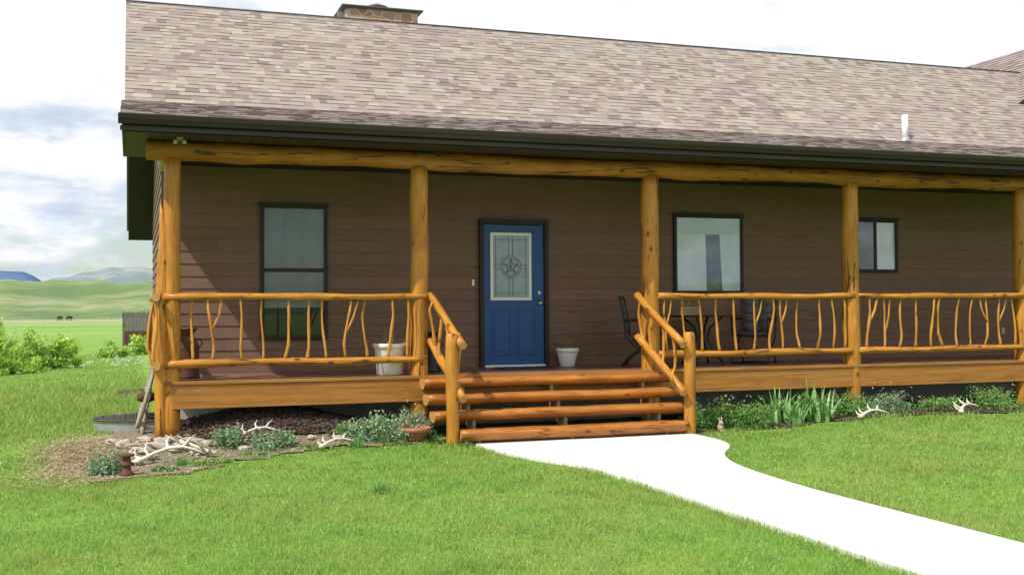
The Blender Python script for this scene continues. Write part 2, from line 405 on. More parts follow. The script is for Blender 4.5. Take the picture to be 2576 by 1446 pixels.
# ------------------------------------------------------------ path
def smooth(pts,it=2):
    for _ in range(it):
        q=[pts[0]]
        for a,c in zip(pts[:-1],pts[1:]):
            q.append((a[0]*.75+c[0]*.25,a[1]*.75+c[1]*.25)); q.append((a[0]*.25+c[0]*.75,a[1]*.25+c[1]*.75))
        q.append(pts[-1]); pts=q
    return pts
left=smooth([(3.86,12.95),(3.90,12.5),(3.93,11.9),(4.05,11.3),(4.38,10.5),(4.42,9.2),(4.42,7.8),(4.42,6.5),(4.42,3),(4.42,-9)])
right=smooth([(6.75,12.95),(6.80,12.5),(6.78,11.9),(6.60,11.35),(6.15,10.8),(5.83,10.0),(5.66,8.6),(5.65,7.4),(5.65,6),(5.65,3),(5.65,-9)])
ptop=left+right[::-1]
b=B(); z1=.035
b.poly([(x,y,z1) for x,y in ptop],0)
for i in range(len(ptop)):
    a=ptop[i]; c=ptop[(i+1)%len(ptop)]
    b.poly([(a[0],a[1],z1),(a[0],a[1],-.1),(c[0],c[1],-.1),(c[0],c[1],z1)],0)
finish(b,'path',['conc'],kind='structure',label='pale concrete walkway curving from the steps')
PP=np.array(ptop)
def inpoly(x,y,P):
    r=np.zeros(x.shape,bool); j=len(P)-1
    for i in range(len(P)):
        xi,yi=P[i];xj,yj=P[j]
        c=((yi>y)!=(yj>y))&(x<(xj-xi)*(y-yi)/(yj-yi+1e-12)+xi); r^=c; j=i
    return r
# ------------------------------------------------------------ beds
bedL=[(-.42,12.0),(-.45,11.45),(-.2,11.3),(.6,11.55),(1.0,12.1),(1.6,12.45),(2.5,12.6),(3.3,12.8),(3.62,12.95),(3.62,15.15),(.2,15.15),(-.3,14.2),(-.45,13.2)]
bedR=[(6.9,12.95),(8,12.85),(10,12.9),(12,12.8),(15,12.85),(20,12.8),(20,15.15),(6.9,15.15)]
def sheet(name,P,mats,label,dz,res=.07,bumpf=None):
    P=np.array(P); x0,y0=P.min(0);x1,y1=P.max(0)
    xs=np.arange(x0-.1,x1+.1,res); ys=np.arange(y0-.1,y1+.1,res); bb=B(); idx={}
    XX,YY=np.meshgrid(xs,ys)
    jx=XX+.06*np.sin(XX*9+YY*5); jy=YY+.06*np.cos(XX*7-YY*8)
    ins=inpoly(jx,jy,P)
    for i in range(len(ys)-1):
        for j in range(len(xs)-1):
            if ins[i,j] and ins[i+1,j] and ins[i,j+1] and ins[i+1,j+1]:
                q=[]
                for a,c in((i,j),(i,j+1),(i+1,j+1),(i+1,j)):
                    if (a,c) not in idx:
                        x,y=xs[c],ys[a]; z=Gf(x,y)+dz+(bumpf(x,y) if bumpf else 0)+.010*noise.noise(Vector((x*7,y*7,0)))
                        idx[(a,c)]=len(bb.v); bb.v.append((x,y,z))
                    q.append(idx[(a,c)])
                bb.face(q,0,None,0.,True)
    return finish(bb,name,mats,kind='structure',label=label)
def mound(x,y): return .24*math.exp(-((x-1.6)/1.0)**2-((y-14.2)/.62)**2)
sheet('flower_bed',bedL,['soil'],'stony flower bed under the porch edge',.018,bumpf=mound)
sheet('mulch_bed',[(.6,13.35),(1.2,13.1),(2.2,13.15),(3.6,13.4),(3.6,15.1),(.6,15.1)],['bark'],'dark bark mulch heaped below the deck',.05,bumpf=mound)
sheet('flower_bed',bedR,['bark'],'dark mulched flower bed along the porch',.02)
chaff=[(-.85,13.2),(-.85,12.5),(-.65,11.8),(-.4,11.4),(-.4,13.2),(-.25,14.0),(.2,14.6),(-.4,14.3)]
sheet('dry_ground',chaff,['chaff'],'dry straw-coloured patch beside the bed',.012)
b=B()
for _ in range(3600):
    x=random.gauss(-.58,.24); y=random.gauss(12.7,.75)
    if x>.2 or y<10.9 or y>15.0: continue
    a=U(0,6.28); l=U(.02,.06); d=Vector((math.cos(a),math.sin(a),U(-.15,.35)))*l; e=Vector((-math.sin(a),math.cos(a),0))*.004
    p=Vector((x,y,Gf(x,y)+.022+U(0,.02)))
    b.poly([p-d-e,p+d-e,p+d+e,p-d+e],0,U(0,1))
finish(b,'dry_straw',['straw'],kind='stuff',label='dry mown straw scattered over the ground',category='straw')
b=B()
def chip(x,y,z,sz,tone=0,mat=0):
    a=Vector((U(-1,1),U(-1,1),U(-.3,.3))).normalized(); c=Vector((-a.y,a.x,U(-.5,.5))).normalized(); d=a.cross(c)
    b.obox((x,y,z),a*sz,c*sz*.5,d*sz*.18,mat)
for _ in range(3200):
    x=random.gauss(1.8,.85); y=random.gauss(13.95,.45)
    if .5<x<3.6 and 13.05<y<15.1: chip(x,y,Gf(x,y)+.055+mound(x,y)+.02*U(0,1),U(.015,.035))
for _ in range(1100):
    x=U(7,15); y=U(13,14.2); chip(x,y,Gf(x,y)+.035,U(.012,.03))
finish(b,'bark_mulch',['bark'],kind='stuff',label='dark bark mulch chips heaped under the porch',category='mulch')
b=B()
for _ in range(1300):
    x=U(-.5,3.6); y=U(11.3,13.3)
    if inpoly(np.array([x]),np.array([y]),np.array(bedL))[0]:
        r=U(.005,.02); b.blob((x,y,Gf(x,y)+.022),(r*U(.8,1.4),r,r*.6),0,3,.5)
finish(b,'gravel',['rock'],kind='stuff',label='pale gravel scattered over the flower bed',category='gravel')

# ------------------------------------------------------------ grass
def grass(N,name,d0,d1,hmul,seed):
    r=np.random.default_rng(seed)
    d=d0*(d1/d0)**r.random(N); th=np.radians(19)+np.radians(36)*(2*r.random(N)-1)
    x=d*np.sin(th); y=d*np.cos(th)
    ok=~inpoly(x,y,PP+0)
    jx=x+.10*np.sin(x*6+y*4)+r.normal(0,.09,N); jy=y+.10*np.cos(x*5-y*7)+r.normal(0,.09,N)
    inb=inpoly(jx,jy,np.array(bedL)); ok&=~(inb&((r.random(N)>.18)|(y>13.3))); ok&=~inpoly(x,jy,np.array(bedR))
    ok&=~((x>.3)&(y>13.4)); ok&=~((x>3.4)&(x<7)&(y>12.7))
    ch=inpoly(jx,jy,np.array(chaff)); ok&=~(ch&(r.random(N)>.28))
    x=x[ok];y=y[ok];d=d[ok];n=len(x)
    pn=np.sin(x*1.9+1.3*np.sin(y*1.1))*np.sin(y*1.6+np.sin(x*.8))
    pn2=np.sin(x*5.1+2*np.sin(y*2.3))*np.sin(y*4.4+1.5*np.sin(x*3.1))
    h=(.020+.030*r.random(n)**1.5)*(1+.25*pn+.25*pn2)*hmul
    fr=np.exp(-((y-12.7)/.35)**2)*((x>6.9)|(x<3.8))
    h*=1+1.1*fr*r.random(n)
    rough=ss(14.0,16.5,y)*(1-ss(24,30,y))*(x<.3); h*=1+2.2*rough*r.random(n)
    edge=(np.abs(x-4.42)<.12)|(np.abs(x-5.66)<.12); h*=np.where(edge,1+.8*r.random(n),1)
    h*=np.where(r.random(n)<.008,2.1,1)
    w=.0032*np.clip(d/7,.8,4)*(.7+.6*r.random(n))
    a=r.random(n)*6.283; l=r.random(n)*6.283; lean=h*(.2+.7*r.random(n))
    z=G(x,y)
    V=np.zeros((n,3,3))
    V[:,0]=np.stack([x-np.cos(a)*w,y-np.sin(a)*w,z-.005],1)
    V[:,1]=np.stack([x+np.cos(a)*w,y+np.sin(a)*w,z-.005],1)
    V[:,2]=np.stack([x+np.cos(l)*lean,y+np.sin(l)*lean,z+h],1)
    me=bpy.data.meshes.new(name); me.vertices.add(3*n); me.loops.add(3*n); me.polygons.add(n)
    me.vertices.foreach_set('co',V.ravel()); me.loops.foreach_set('vertex_index',np.arange(3*n,dtype=np.int32))
    me.polygons.foreach_set('loop_start',np.arange(0,3*n,3,dtype=np.int32))
    me.polygons.foreach_set('loop_total',np.full(n,3,dtype=np.int32))
    tone=r.random(n); tone=np.clip(tone+.07*rough,0,1)
    at=me.attributes.new('tone','FLOAT','FACE'); at.data.foreach_set('value',tone.astype(np.float32))
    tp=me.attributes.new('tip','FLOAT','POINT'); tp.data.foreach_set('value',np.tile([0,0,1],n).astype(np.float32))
    me.materials.append(M['grass']); me.update(calc_edges=True)
    o=bpy.data.objects.new(name,me); COL.objects.link(o); tag(o,'short green lawn grass with paler dry patches','grass','stuff')
grass(760000,'lawn_grass',4.8,48,1.0,3)

# ------------------------------------------------------------ HOUSE
house=top('house',(9,15.2,0),'brown lap-sided ranch house with shingled roof and blue door','house')
YW=15.2; XL=.40; XR=21.0; ROW=.165
b=B()
b.box(XL+.02,XR,YW+.01,22.3,.55,3.9,0)
b.prism([(YW+.01,3.9),(YW+.01,4.1),(18.2,6.2),(22.3,3.4),(22.3,3.35)],XL+.02,XR,0)
z=.62
while z<4.0:
    x=XL-.01-U(0,3)
    while x<XR:
        x2=x+3.66; a=max(x,XL-.012); c=min(x2-.004,XR)
        if c>a:
            tn=U(0,1)
            b.poly([(a,YW-.013,z),(c,YW-.013,z),(c,YW-.001,z+ROW+.008),(a,YW-.001,z+ROW+.008)],0,tn)
            b.poly([(a,YW+.005,z),(c,YW+.005,z),(c,YW-.013,z),(a,YW-.013,z)],0,0)
        x=x2
    z+=ROW
z=.62
while z<6.0:
    ya=YW-.012; yb=22.3
    if z>4.0: ya=YW+(z-4.0)/.7; 
    if z>3.3: yb=min(22.3,18.2+(6.25-z-ROW)/.7)
    if yb>ya: 
        tn=U(0,1)
        b.poly([(XL-.018,yb,z),(XL-.018,ya,z),(XL-.001,ya,z+ROW+.010),(XL-.001,yb,z+ROW+.010)],0,tn)
        b.poly([(XL+.005,yb,z),(XL+.005,ya,z),(XL-.018,ya,z),(XL-.018,yb,z)],0,0)
    z+=ROW
b.box(XL-.025,XL+.06,YW-.03,YW+.06,.6,3.7,0,.5)
b.box(XL,XR,YW-.035,YW,3.56,3.68,1)
finish(b,'wall',['siding','trim'],house)
b=B(); b.box(XL+.05,XR,YW+.06,22.25,-.3,.62,0)
finish(b,'foundation',['found'],house)
def shingles(b,x0,x1,y0,z0,y1,z1,bias=0,mat=1):
    L=math.hypot(y1-y0,z1-z0); dy=(y1-y0)/L; dz=(z1-z0)/L
    sg=1 if dy>0 else -1
    ny,nz=-dz*sg,dy*sg
    e=.125; i=0
    while i*e<L:
        s0=i*e; s1=min(L,s0+e+.01); x=x0-U(0,.2)
        while x<x1:
            w=U(.07,.24); a=max(x,x0); c=min(x+w,x1); t=random.choice((.005,.006,.011,.012)); x+=w
            if c<=a: continue
            tn=min(1,max(0,random.choice((.05,.18,.2,.34,.38,.4,.52,.55,.58,.7,.72,.9))+bias))
            P=lambda xx,s,h:(xx,y0+dy*s+ny*h,z0+dz*s+nz*h)
            b.poly([P(a,s0,t),P(c,s0,t),P(c,s1,.002),P(a,s1,.002)],mat,tn)
            b.poly([P(a,s0,-.004),P(c,s0,-.004),P(c,s0,t),P(a,s0,t)],mat,max(0,tn-.3))  # butt faces toned darker as painted edge shadow
            b.poly([P(a,s0,0),P(a,s0,t),P(a,s1,.002)],mat,tn); b.poly([P(c,s0,t),P(c,s0,0),P(c,s1,.002)],mat,tn)
        i+=1
b=B()
XO=-.05
b.prism([(15.2,4.37),(18.2,6.475),(22.83,3.235),(22.78,3.05),(18.2,6.24),(15.25,4.15)],XO,XR+.4,0)
b.prism([(13.1,3.845),(15.25,4.385),(15.25,3.66),(13.1,3.66)],-.10,XR+.4,0)
b.poly([(-.09,13.12,3.655),(XR,13.12,3.655),(XR,YW-.03,3.655),(-.09,YW-.03,3.655)][::-1],2)
shingles(b,XO-.03,XR+.4,15.18,4.38,18.2,6.49)
shingles(b,-.12,XR+.4,13.03,3.842,15.2,4.39,-.42)  # tones lowered to paint in the shaded look at grazing view
b.prism([(18.2,6.49),(22.86,3.23),(22.86,3.25),(18.2,6.51)],XO-.03,XR+.4,1,.5)
b.tube([(XO-.03,18.2,6.49),(6,18.2,6.49),(13,18.2,6.49),(XR,18.2,6.49)],.025,8,0)
roof=finish(b,'roof',['trim','shingle','soffit'],house,label='long tan and mauve shingled roof with lower porch pitch')
b=B()
b.prism([(12.97,3.84),(12.99,3.845),(13.07,3.845),(13.08,3.735),(13.03,3.735),(13.01,3.765),(12.985,3.785)],-.14,XR,0)
b.prism([(13.08,3.72),(13.098,3.72),(13.098,3.665),(13.08,3.665)],-.12,XR,0)
finish(b,'gutter',['gutter'],roof,bevel=.004)
b=B()
b.box(3.42,4.66,18.42,19.5,5.3,6.745,0)
finish(b,'chimney',['stone'],roof,label='tan and red fieldstone chimney with dark metal cap')
b=B(); b.box(3.36,4.73,18.38,19.58,6.747,6.765,0); b.box(3.34,4.75,18.36,19.6,6.765,6.79,0); b.lathe((4.05,18.9,6.79),[(.13,0),(.13,.10),(.2,.11),(.2,.13),(.03,.2)],16,0)
b.prism([(18.3,6.4),(18.6,6.72),(18.6,6.4)],3.30,3.40,0)
finish(b,'chimney_cap',['capm'],house,bevel=.006)
b=B(); b.lathe((12.2,15.25,4.36),[(.05,0),(.05,.48)],16,0); b.lathe((12.2,15.25,4.38),[(.10,0),(.09,.03),(.055,.10)],16,1)
finish(b,'vent_pipe',['white','galv'],roof)
b=B()
XW=18.65
b.box(16.6,20.9,17.2,20.8,3.5,5.6,2)
for sg in (-1,1):
    q=[(XW,7.3),(XW+sg*3.2,7.3-2.24),(XW+sg*3.2,7.08-2.24),(XW,7.1)]
    k=len(b.v); b.v+=[(x,16.8,z) for x,z in q]+[(x,21.1,z) for x,z in q]
    for i in range(4):
        j=(i+1)%4; b.face([k+i,k+j,k+4+j,k+4+i],0)
    b.face([k,k+1,k+2,k+3],0); b.face([k+7,k+6,k+5,k+4],0)
L=math.hypot(3.2,2.24); s=0
while s<L:
    y=16.8
    while y<21.1:
        y2=min(21.1,y+U(.1,.34)); f=s/L; f2=min(1,(s+.142)/L); 
        b.poly([(XW-3.2*f-.01,y,7.31-2.24*f+.004),(XW-3.2*f-.01,y2,7.31-2.24*f+.004),(XW-3.2*f2-.012,y2,7.31-2.24*f2+.014),(XW-3.2*f2-.012,y,7.31-2.24*f2+.014)],1,random.choice((.1,.2,.35,.4,.55)))
        y=y2
    s+=.142
finish(b,'roof',['trim','shingle','siding'],house,label='higher cross gable roof behind the main ridge')
def window(x0,x1,z0,z1,kind):
    fr=.05; yo=YW-.055
    b=B()
    b.box(x0,x0+fr,yo,YW,z0,z1); b.box(x1-fr,x1,yo,YW,z0,z1); b.box(x0+fr,x1-fr,yo,YW,z1-fr,z1); b.box(x0+fr,x1-fr,yo,YW,z0,z0+fr)
    b.box(x0-.02,x1+.02,yo-.015,yo+.002,z1-.012,z1+.02)
    if kind=='hung': zm=2.19; b.box(x0+fr,x1-fr,yo+.003,YW,zm-.025,zm+.025)
    if kind=='slide': xm=x0+.52*(x1-x0); b.box(xm-.03,xm+.03,yo+.003,YW,z0+fr,z1-fr)
    w=finish(b,'window',['trim'],house,bevel=.004)
    b=B(); g='glass2' if kind!='hung' else 'glass'
    b.poly([(x0+fr,yo+.010,z0+fr),(x1-fr,yo+.010,z0+fr),(x1-fr,yo+.010,z1-fr),(x0+fr,yo+.010,z1-fr)])
    finish(b,'window_pane',[g],w)
    b=B(); 
    def cur(xa,xb,za,zb,y,m,fold=.006,ta=0,tb=0):
        nn=max(6,int((xb-xa)/.02)); pr=None
        for i in range(nn+1):
            f=i/nn; x=xa+(xb-xa)*f; yy=y+fold*math.sin(i*.9)+fold*.5*math.sin(i*.37); xt=xa+ta+(xb+tb-xa-ta)*f
            if pr: b.poly([(pr[0],pr[1],za),(x,yy,za),(xt,yy,zb),(pr[2],pr[1],zb)],m,0,True)
            pr=(x,yy,xt)
    yb=YW-.026
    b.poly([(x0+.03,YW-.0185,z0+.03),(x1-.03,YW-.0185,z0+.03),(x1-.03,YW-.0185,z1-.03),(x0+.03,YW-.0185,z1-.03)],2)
    W=x1-x0
    if kind=='hung': cur(x0+fr,x1-fr,1.68,z1-fr,yb-.003,0,.0012)
    elif kind=='big':
        cur(x0+fr,x0+.47*W,z0+fr,z1-fr,yb-.003,3,.0012,0,-.02); cur(x0+.70*W,x1-fr,z0+fr,z1-fr,yb-.003,3,.0012,-.06,0)
        b.poly([(x0+fr,yb-.007,z1-.30),(x1-fr,yb-.007,z1-.30),(x1-fr,yb-.007,z1-fr),(x0+fr,yb-.007,z1-fr)],1)
    else: cur(x0+.56*W,x1-fr,z0+fr,z1-fr,yb-.003,3,.0012)
    finish(b,'curtain',['curtain','curtaingreen','dark','curtainsky'],w)
window(1.645,2.545,1.25,3.075,'hung'); window(7.84,9.04,1.86,3.08,'big'); window(11.02,11.95,2.21,3.075,'slide')
def rect(b,x0,x1,z0,z1,w,ya,yb,mat=0):
    b.box(x0,x0+w,ya,yb,z0,z1,mat); b.box(x1-w,x1,ya,yb,z0,z1,mat); b.box(x0+w,x1-w,ya,yb,z1-w,z1,mat); b.box(x0+w,x1-w,ya,yb,z0,z0+w,mat)
b=B(); dx0,dx1,dz0,dz1=4.79,5.71,.845,2.865
b.box(dx0,dx1,YW-.045,YW-.006,dz0,dz1,0)
rect(b,4.90,5.20,.98,1.64,.022,YW-.056,YW-.04,0); rect(b,5.28,5.58,.98,1.64,.022,YW-.056,YW-.04,0)
b.box(4.945,5.155,YW-.054,YW-.045,1.03,1.59,0); b.box(5.325,5.535,YW-.054,YW-.045,1.03,1.59,0)
door=finish(b,'door',['blue'],house,bevel=.006,label='blue panel entry door with star glass')
b=B(); rect(b,4.885,5.515,1.77,2.75,.042,YW-.066,YW-.046,0)
finish(b,'glass_surround',['white'],door,bevel=.006)
M['frost']=simple('frosted_glass',(.20,.27,.36),(.30,.38,.46),5,(1,1,1),.12,.15,.01,0,1.0)
b=B(); b.box(4.925,5.475,YW-.052,YW-.047,1.81,2.71,0); finish(b,'glass_panel',['frost'],door)
b=B()
cx,cz=5.20,2.255; yg=YW-.056
def came(p,q,w=.006):
    p=Vector((p[0],yg,p[1])); q=Vector((q[0],yg,q[1])); d=(q-p); e=Vector((-d.z,0,d.x)).normalized()*w
    b.obox((p+q)/2,d/2,Vector((0,.003,0)),e)
for R in(.155,.125): 
    for i in range(32):
        a=i*2*math.pi/32;c=(i+1)*2*math.pi/32; came((cx+R*math.cos(a),cz+R*math.sin(a)),(cx+R*math.cos(c),cz+R*math.sin(c)),.0045)
st=[]
for i in range(10):
    a=math.pi/2+i*math.pi/5; R=.118 if i%2==0 else .048; st.append((cx+R*math.cos(a),cz+R*math.sin(a)))
for i in range(10): came(st[i],st[(i+1)%10],.0055); came((cx,cz),st[i],.003)
for o in(-.03,.03):
    came((cx+o,cz+.155),(cx+o,2.70),.0035); came((cx+o,cz-.155),(cx+o,1.82),.0035)
    came((cx+.155,cz+o),(5.47,cz+o),.0035); came((cx-.155,cz+o),(4.93,cz+o),.0035)
for xx in(4.97,5.43): came((xx,1.82),(xx,2.70),.0035)
for zz in(1.87,2.65): came((4.93,zz),(5.47,zz),.0035)
finish(b,'star_leading',['lead'],door,label='leaded five-point star inside a circle')
b=B(); b.tube([(5.635,YW-.045,1.88),(5.635,YW-.06,1.88)],.026,14); finish(b,'deadbolt',['brass'],door)
b=B(); b.tube([(5.635,YW-.045,1.73),(5.635,YW-.06,1.73),(5.635,YW-.061,1.73),(5.635,YW-.085,1.73),(5.635,YW-.10,1.73),(5.635,YW-.12,1.73)],[.03,.03,.012,.014,.03,.02],14)
finish(b,'door_handle',['brass'],door)
b=B()
b.box(4.725,dx0-.004,YW-.085,YW,.815,2.94); b.box(dx1+.004,5.775,YW-.085,YW,.815,2.94); b.box(dx0-.004,dx1+.004,YW-.085,YW,dz1+.004,2.94)
finish(b,'door_frame',['trim'],door,bevel=.004)
b=B(); b.box(dx0,dx1,YW-.10,YW-.01,.812,.842); finish(b,'threshold',['white'],door,bevel=.003)
b=B(); b.box(4.62,4.655,YW-.035,YW,1.98,2.07); finish(b,'doorbell',['white'],house,bevel=.005)
b=B(); b.box(14.06,14.13,YW-.04,YW,1.17,1.28); finish(b,'outlet_cover',['beige'],house,bevel=.005)
b=B(); b.box(.50,.57,13.35,13.42,3.62,3.655); b.tube([(.52,13.37,3.62),(.49,13.34,3.60),(.48,13.32,3.59)],[.016,.022,.025],12); b.tube([(.55,13.37,3.62),(.575,13.34,3.60),(.585,13.32,3.59)],[.016,.022,.025],12)
finish(b,'security_light',['beige'],house)

# ------------------------------------------------------------ PORCH
porch=top('porch',(6,13.7,0),'varnished log porch with branch railings and plank deck','porch')
DZ=.81; PX=[.45,3.46,6.72,9.97,13.12,16.3]; YP=13.72
b=B(); y=13.60
while y<YW-.02:
    y2=min(y+.138,YW-.02); x=.38
    while x<XR:
        x2=min(x+U(3.2,4.2),XR); b.box(x,x2-.004,y,y2-.006,DZ-.03,DZ,0,U(0,1)); x=x2
    y+=.138
finish(b,'deck',['deck'],porch,bevel=.003)
b=B(); b.box(.46,XR,13.60,13.64,.485,.765,0); b.box(.44,XR,13.585,13.66,.768,DZ-.004+.002,0)
finish(b,'fascia_board',['fascia'],porch,bevel=.004)
def wob(p,q,n,a,sd=None):
    p=Vector(p);q=Vector(q); o=Vector((U(0,99),U(0,99),U(0,99))); L=(q-p).length; out=[]
    for i in range(n+1):
        t=i/n; v=noise.noise_vector(o+Vector((t*L*1.1,0,0)))*a*min(1,4*t,4*(1-t)+.0); out.append(p.lerp(q,t)+v)
    return out
PR=[.10,.116,.122,.12,.12,.12]
for i,x in enumerate(PX):
    b=B(); z0=.15 if i==0 else 0.0
    ps=wob((x,YP,z0),(x+.015,YP,3.45),26,.022); b.tube(ps,[PR[i]*(1.06-.08*k/26)+.003*math.sin(k*1.1+i) for k in range(27)],18,0,1,.10)
    if i==0:
        ps=wob((.335,13.68,.12),(.36,13.70,2.55),16,.03)+[Vector((.345,13.70,2.75)),Vector((.33,13.7,2.9))]
        b.tube(ps,[.07]*15+[.055,.045,.03,.006],12,0,1,.15)
    finish(b,'porch_post',['log','cut'],porch)
b=B()
ps=wob((.17,YP,3.54),(20,YP,3.54),130,.025)
b.tube(ps,[.114+.008*math.sin(k*.3)+.005*math.sin(k*1.1) for k in range(131)],20,0,1,.13)
finish(b,'porch_beam',['beam','cut'],porch)
b=B(); b.tube(wob((.42,13.70,3.55),(.42,15.15,3.55),8,.01),.095,16,0,1,.1); finish(b,'porch_beam',['beam','cut'],porch)
def baluster(P,Q,r,parent,fork=None):
    b=B(); ps=wob(P,Q,12,.085); b.tube(ps,[r*(1+.14*math.sin(k*.9+P[0]*7)) *(1.15-.03*k) for k in range(13)],8,0,None,.25)
    if fork:
        k=U(.35,.6); i=int(k*12); a=ps[i]; e=Vector(Q)+Vector(fork); m=(a+e)/2+Vector(fork)*.22
        b.tube([a,a.lerp(m,.5)+Vector((0,0,-.01)),m,m.lerp(e,.5),e],[r*.95,r*.9,r*.85,r*.8,r*.75],8,0,None,.2)
    finish(b,'baluster',['branch'],parent)
def railing(xa,xb,us,forks,y=13.64):
    b=B(); n=int((xb-xa)*6)
    b.tube(wob((xa,y,1.805),(xb,y,1.805),n,.022),[.043+.005*math.sin(k*.7+xa) for k in range(n+1)],12,0,1,.16)
    r=finish(b,'railing',['log','cut'],porch,label='honey-coloured log railing with twisted branch balusters')
    b=B(); b.tube(wob((xa,y,1.01),(xb,y,1.01),n,.022),[.046+.006*math.sin(k*.6+xa*2) for k in range(n+1)],12,0,1,.16)
    finish(b,'bottom_rail',['log','cut'],r)
    for k,u in enumerate(us):
        x=xa+(xb-xa)*u; baluster((x,y,1.03),(x+U(-.07,.07),y,1.79),U(.014,.020),r,(forks[k],0,0) if k in forks else None)
railing(.36,3.55,[.045,.105,.175,.285,.36,.44,.525,.60,.675,.76,.84,.92],{2:.16,8:.1})
railing(6.80,9.97,[.045,.13,.215,.30,.385,.47,.555,.62,.71,.80,.885,.95],{0:.10,5:.13,7:.12})
railing(10.03,13.12,[.05,.15,.235,.33,.42,.49,.575,.655,.74,.84,.93],{0:.14,1:.12,8:-.12,9:.14})
railing(13.2,16.3,[.05,.15,.235,.33,.42,.49,.575,.655,.74,.84,.93],{3:.14,8:-.12})
b=B(); b.tube(wob((.27,13.45,1.80),(.27,15.12,1.80),8,.015),.05,12,0,1,.12)
sr=finish(b,'railing',['log','cut'],porch,label='log side railing at the porch end')
b=B(); b.tube(wob((.27,13.5,1.0),(.27,15.12,1.0),8,.015),.055,12,0,1,.12); finish(b,'bottom_rail',['log','cut'],sr)
for yy in(13.56,13.85,14.1,14.35,14.6,14.85): baluster((.25,yy,1.02),(.26,yy+U(-.06,.06),1.79),.022,sr)
# stairs
stairs=top('staircase',(5.2,13.1,0),'open log porch staircase with half-log steps and branch handrails','stairs')
for x in(3.95,5.15,6.45):
    b=B(); b.prism([(13.6,.45),(13.6,.70),(13.40,.70),(13.40,.56),(13.16,.56),(13.16,.38),(12.92,.38),(12.92,.18),(12.72,.18),(12.70,.02),(12.86,.02)][::-1],x-.02,x+.02,0)
    finish(b,'stringer',['tread'],stairs)
def halflog(x0,x1,y,z,ry,rz):
    b=B(); n=34; seg=20; off=U(0,50); k0=len(b.v)
    for i in range(n+1):
        x=x0+(x1-x0)*i/n; dz=.012*noise.noise(Vector((x*1.1,off,0)))
        for k in range(seg):
            a=2*math.pi*k/seg; f=1+.11*noise.noise(Vector((x*1.9,math.cos(a)+off,math.sin(a))))
            zz=math.sin(a)*rz*f; zz=min(zz,rz*.60)
            b.v.append((x,y+math.cos(a)*ry*f,z+dz+zz))
    for i in range(n):
        for k in range(seg):
            k2=(k+1)%seg; v0=off+(x1-x0)*i/n; v1=off+(x1-x0)*(i+1)/n
            b.face([k0+i*seg+k,k0+(i+1)*seg+k,k0+(i+1)*seg+k2,k0+i*seg+k2],0,[(k*.035,v0),(k*.035,v1),((k+1)*.035,v1),((k+1)*.035,v0)],0.,True)
    b.face([k0+k for k in range(seg)],1); b.face([k0+n*seg+k for k in range(seg)][::-1],1)
    finish(b,'step',['step','cut'],stairs)
halflog(3.44,6.86,13.47,.725,.14,.080)
halflog(3.42,6.86,13.22,.54,.14,.082)
halflog(3.44,6.83,12.98,.355,.14,.082)
halflog(3.70,6.72,12.74,.145,.13,.090)
for x,zt in((3.62,1.33),(6.78,1.31)):
    b=B(); b.tube(wob((x,12.72,-.05),(x,12.72,zt),10,.015)+[Vector((x,12.72,zt+.02))],[.076]*10+[.072,.052],16,0,1,.08); finish(b,'newel_post',['log','cut'],stairs)
def handrail(xa,xb,zs,flip):
    for k,(z0,z1) in enumerate(zs):
        b=B(); b.tube(wob((xa,13.66,z0),(xb,12.60,z1),8,.025),[.050,.048,.051,.053,.048,.048,.05,.053,.052],12,0,1,.16)
        finish(b,'handrail',['log','cut'],stairs)
    for t in(.15,.35,.55,.75):
        P=Vector((xa,13.66,zs[1][0])).lerp(Vector((xb,12.60,zs[1][1])),t); Q=Vector((xa,13.66,zs[0][0])).lerp(Vector((xb,12.60,zs[0][1])),t)
        baluster(tuple(P),tuple(Q+Vector((U(-.05,.05),U(-.1,.1),0))),.02,stairs,(0,U(-.12,.12),0) if t in(.35,.75) else None)
handrail(3.60,3.72,[(1.82,1.20),(1.24,.57)],0)
handrail(6.50,6.64,[(1.82,1.17),(1.26,.56)],1)

# ------------------------------------------------------------ things on the porch
def pot(name,c,prof,mat,label,category,plant):
    t=top(name,c,label,category)
    b=B(); b.lathe(c,prof,28,0); finish(b,'pot',[mat],t)
    b=B(); rt=max(p[0] for p in prof); h=max(p[1] for p in prof)
    b.lathe((c[0],c[1],c[2]+h-.05),[(rt*.86,0),(rt*.86,.012)],20,1)
    plant(b,Vector((c[0],c[1],c[2]+h-.04)),rt); finish(b,'plant',['dryleaf','soil','green'],t)
def twigs(b,p,r):
    for _ in range(13):
        a=U(0,6.28); q=p+Vector((math.cos(a),math.sin(a),0))*r*.5; e=q+Vector((U(-.12,.12),U(-.12,.12),U(.08,.26)))
        b.tube([q,q.lerp(e,.5)+Vector((U(-.02,.02),U(-.02,.02),0)),e],[.006,.005,.003],5,0)
    b.leaves(tuple(p),(r*.8,r*.8,.09),90,.03,0,8); b.leaves(tuple(p),(r*.7,r*.7,.06),40,.03,2,5)
pr=lambda R,r,h:[(r*.9,0),(r,.01),(R*.90,h-.07),(R*.92,h-.06),(R,h-.055),(R*1.02,h-.01),(R,h),(R*.90,h),(R*.88,h-.05)]
pot('flower_pot',(3.13,13.90,DZ),pr(.215,.17,.40),'plastic','large white plastic flower pot with dead stems on the deck','flower pot',twigs)
pot('flower_pot',(5.98,14.92,DZ),pr(.165,.105,.265),'plastic','small white plastic flower pot beside the blue door','flower pot',twigs)
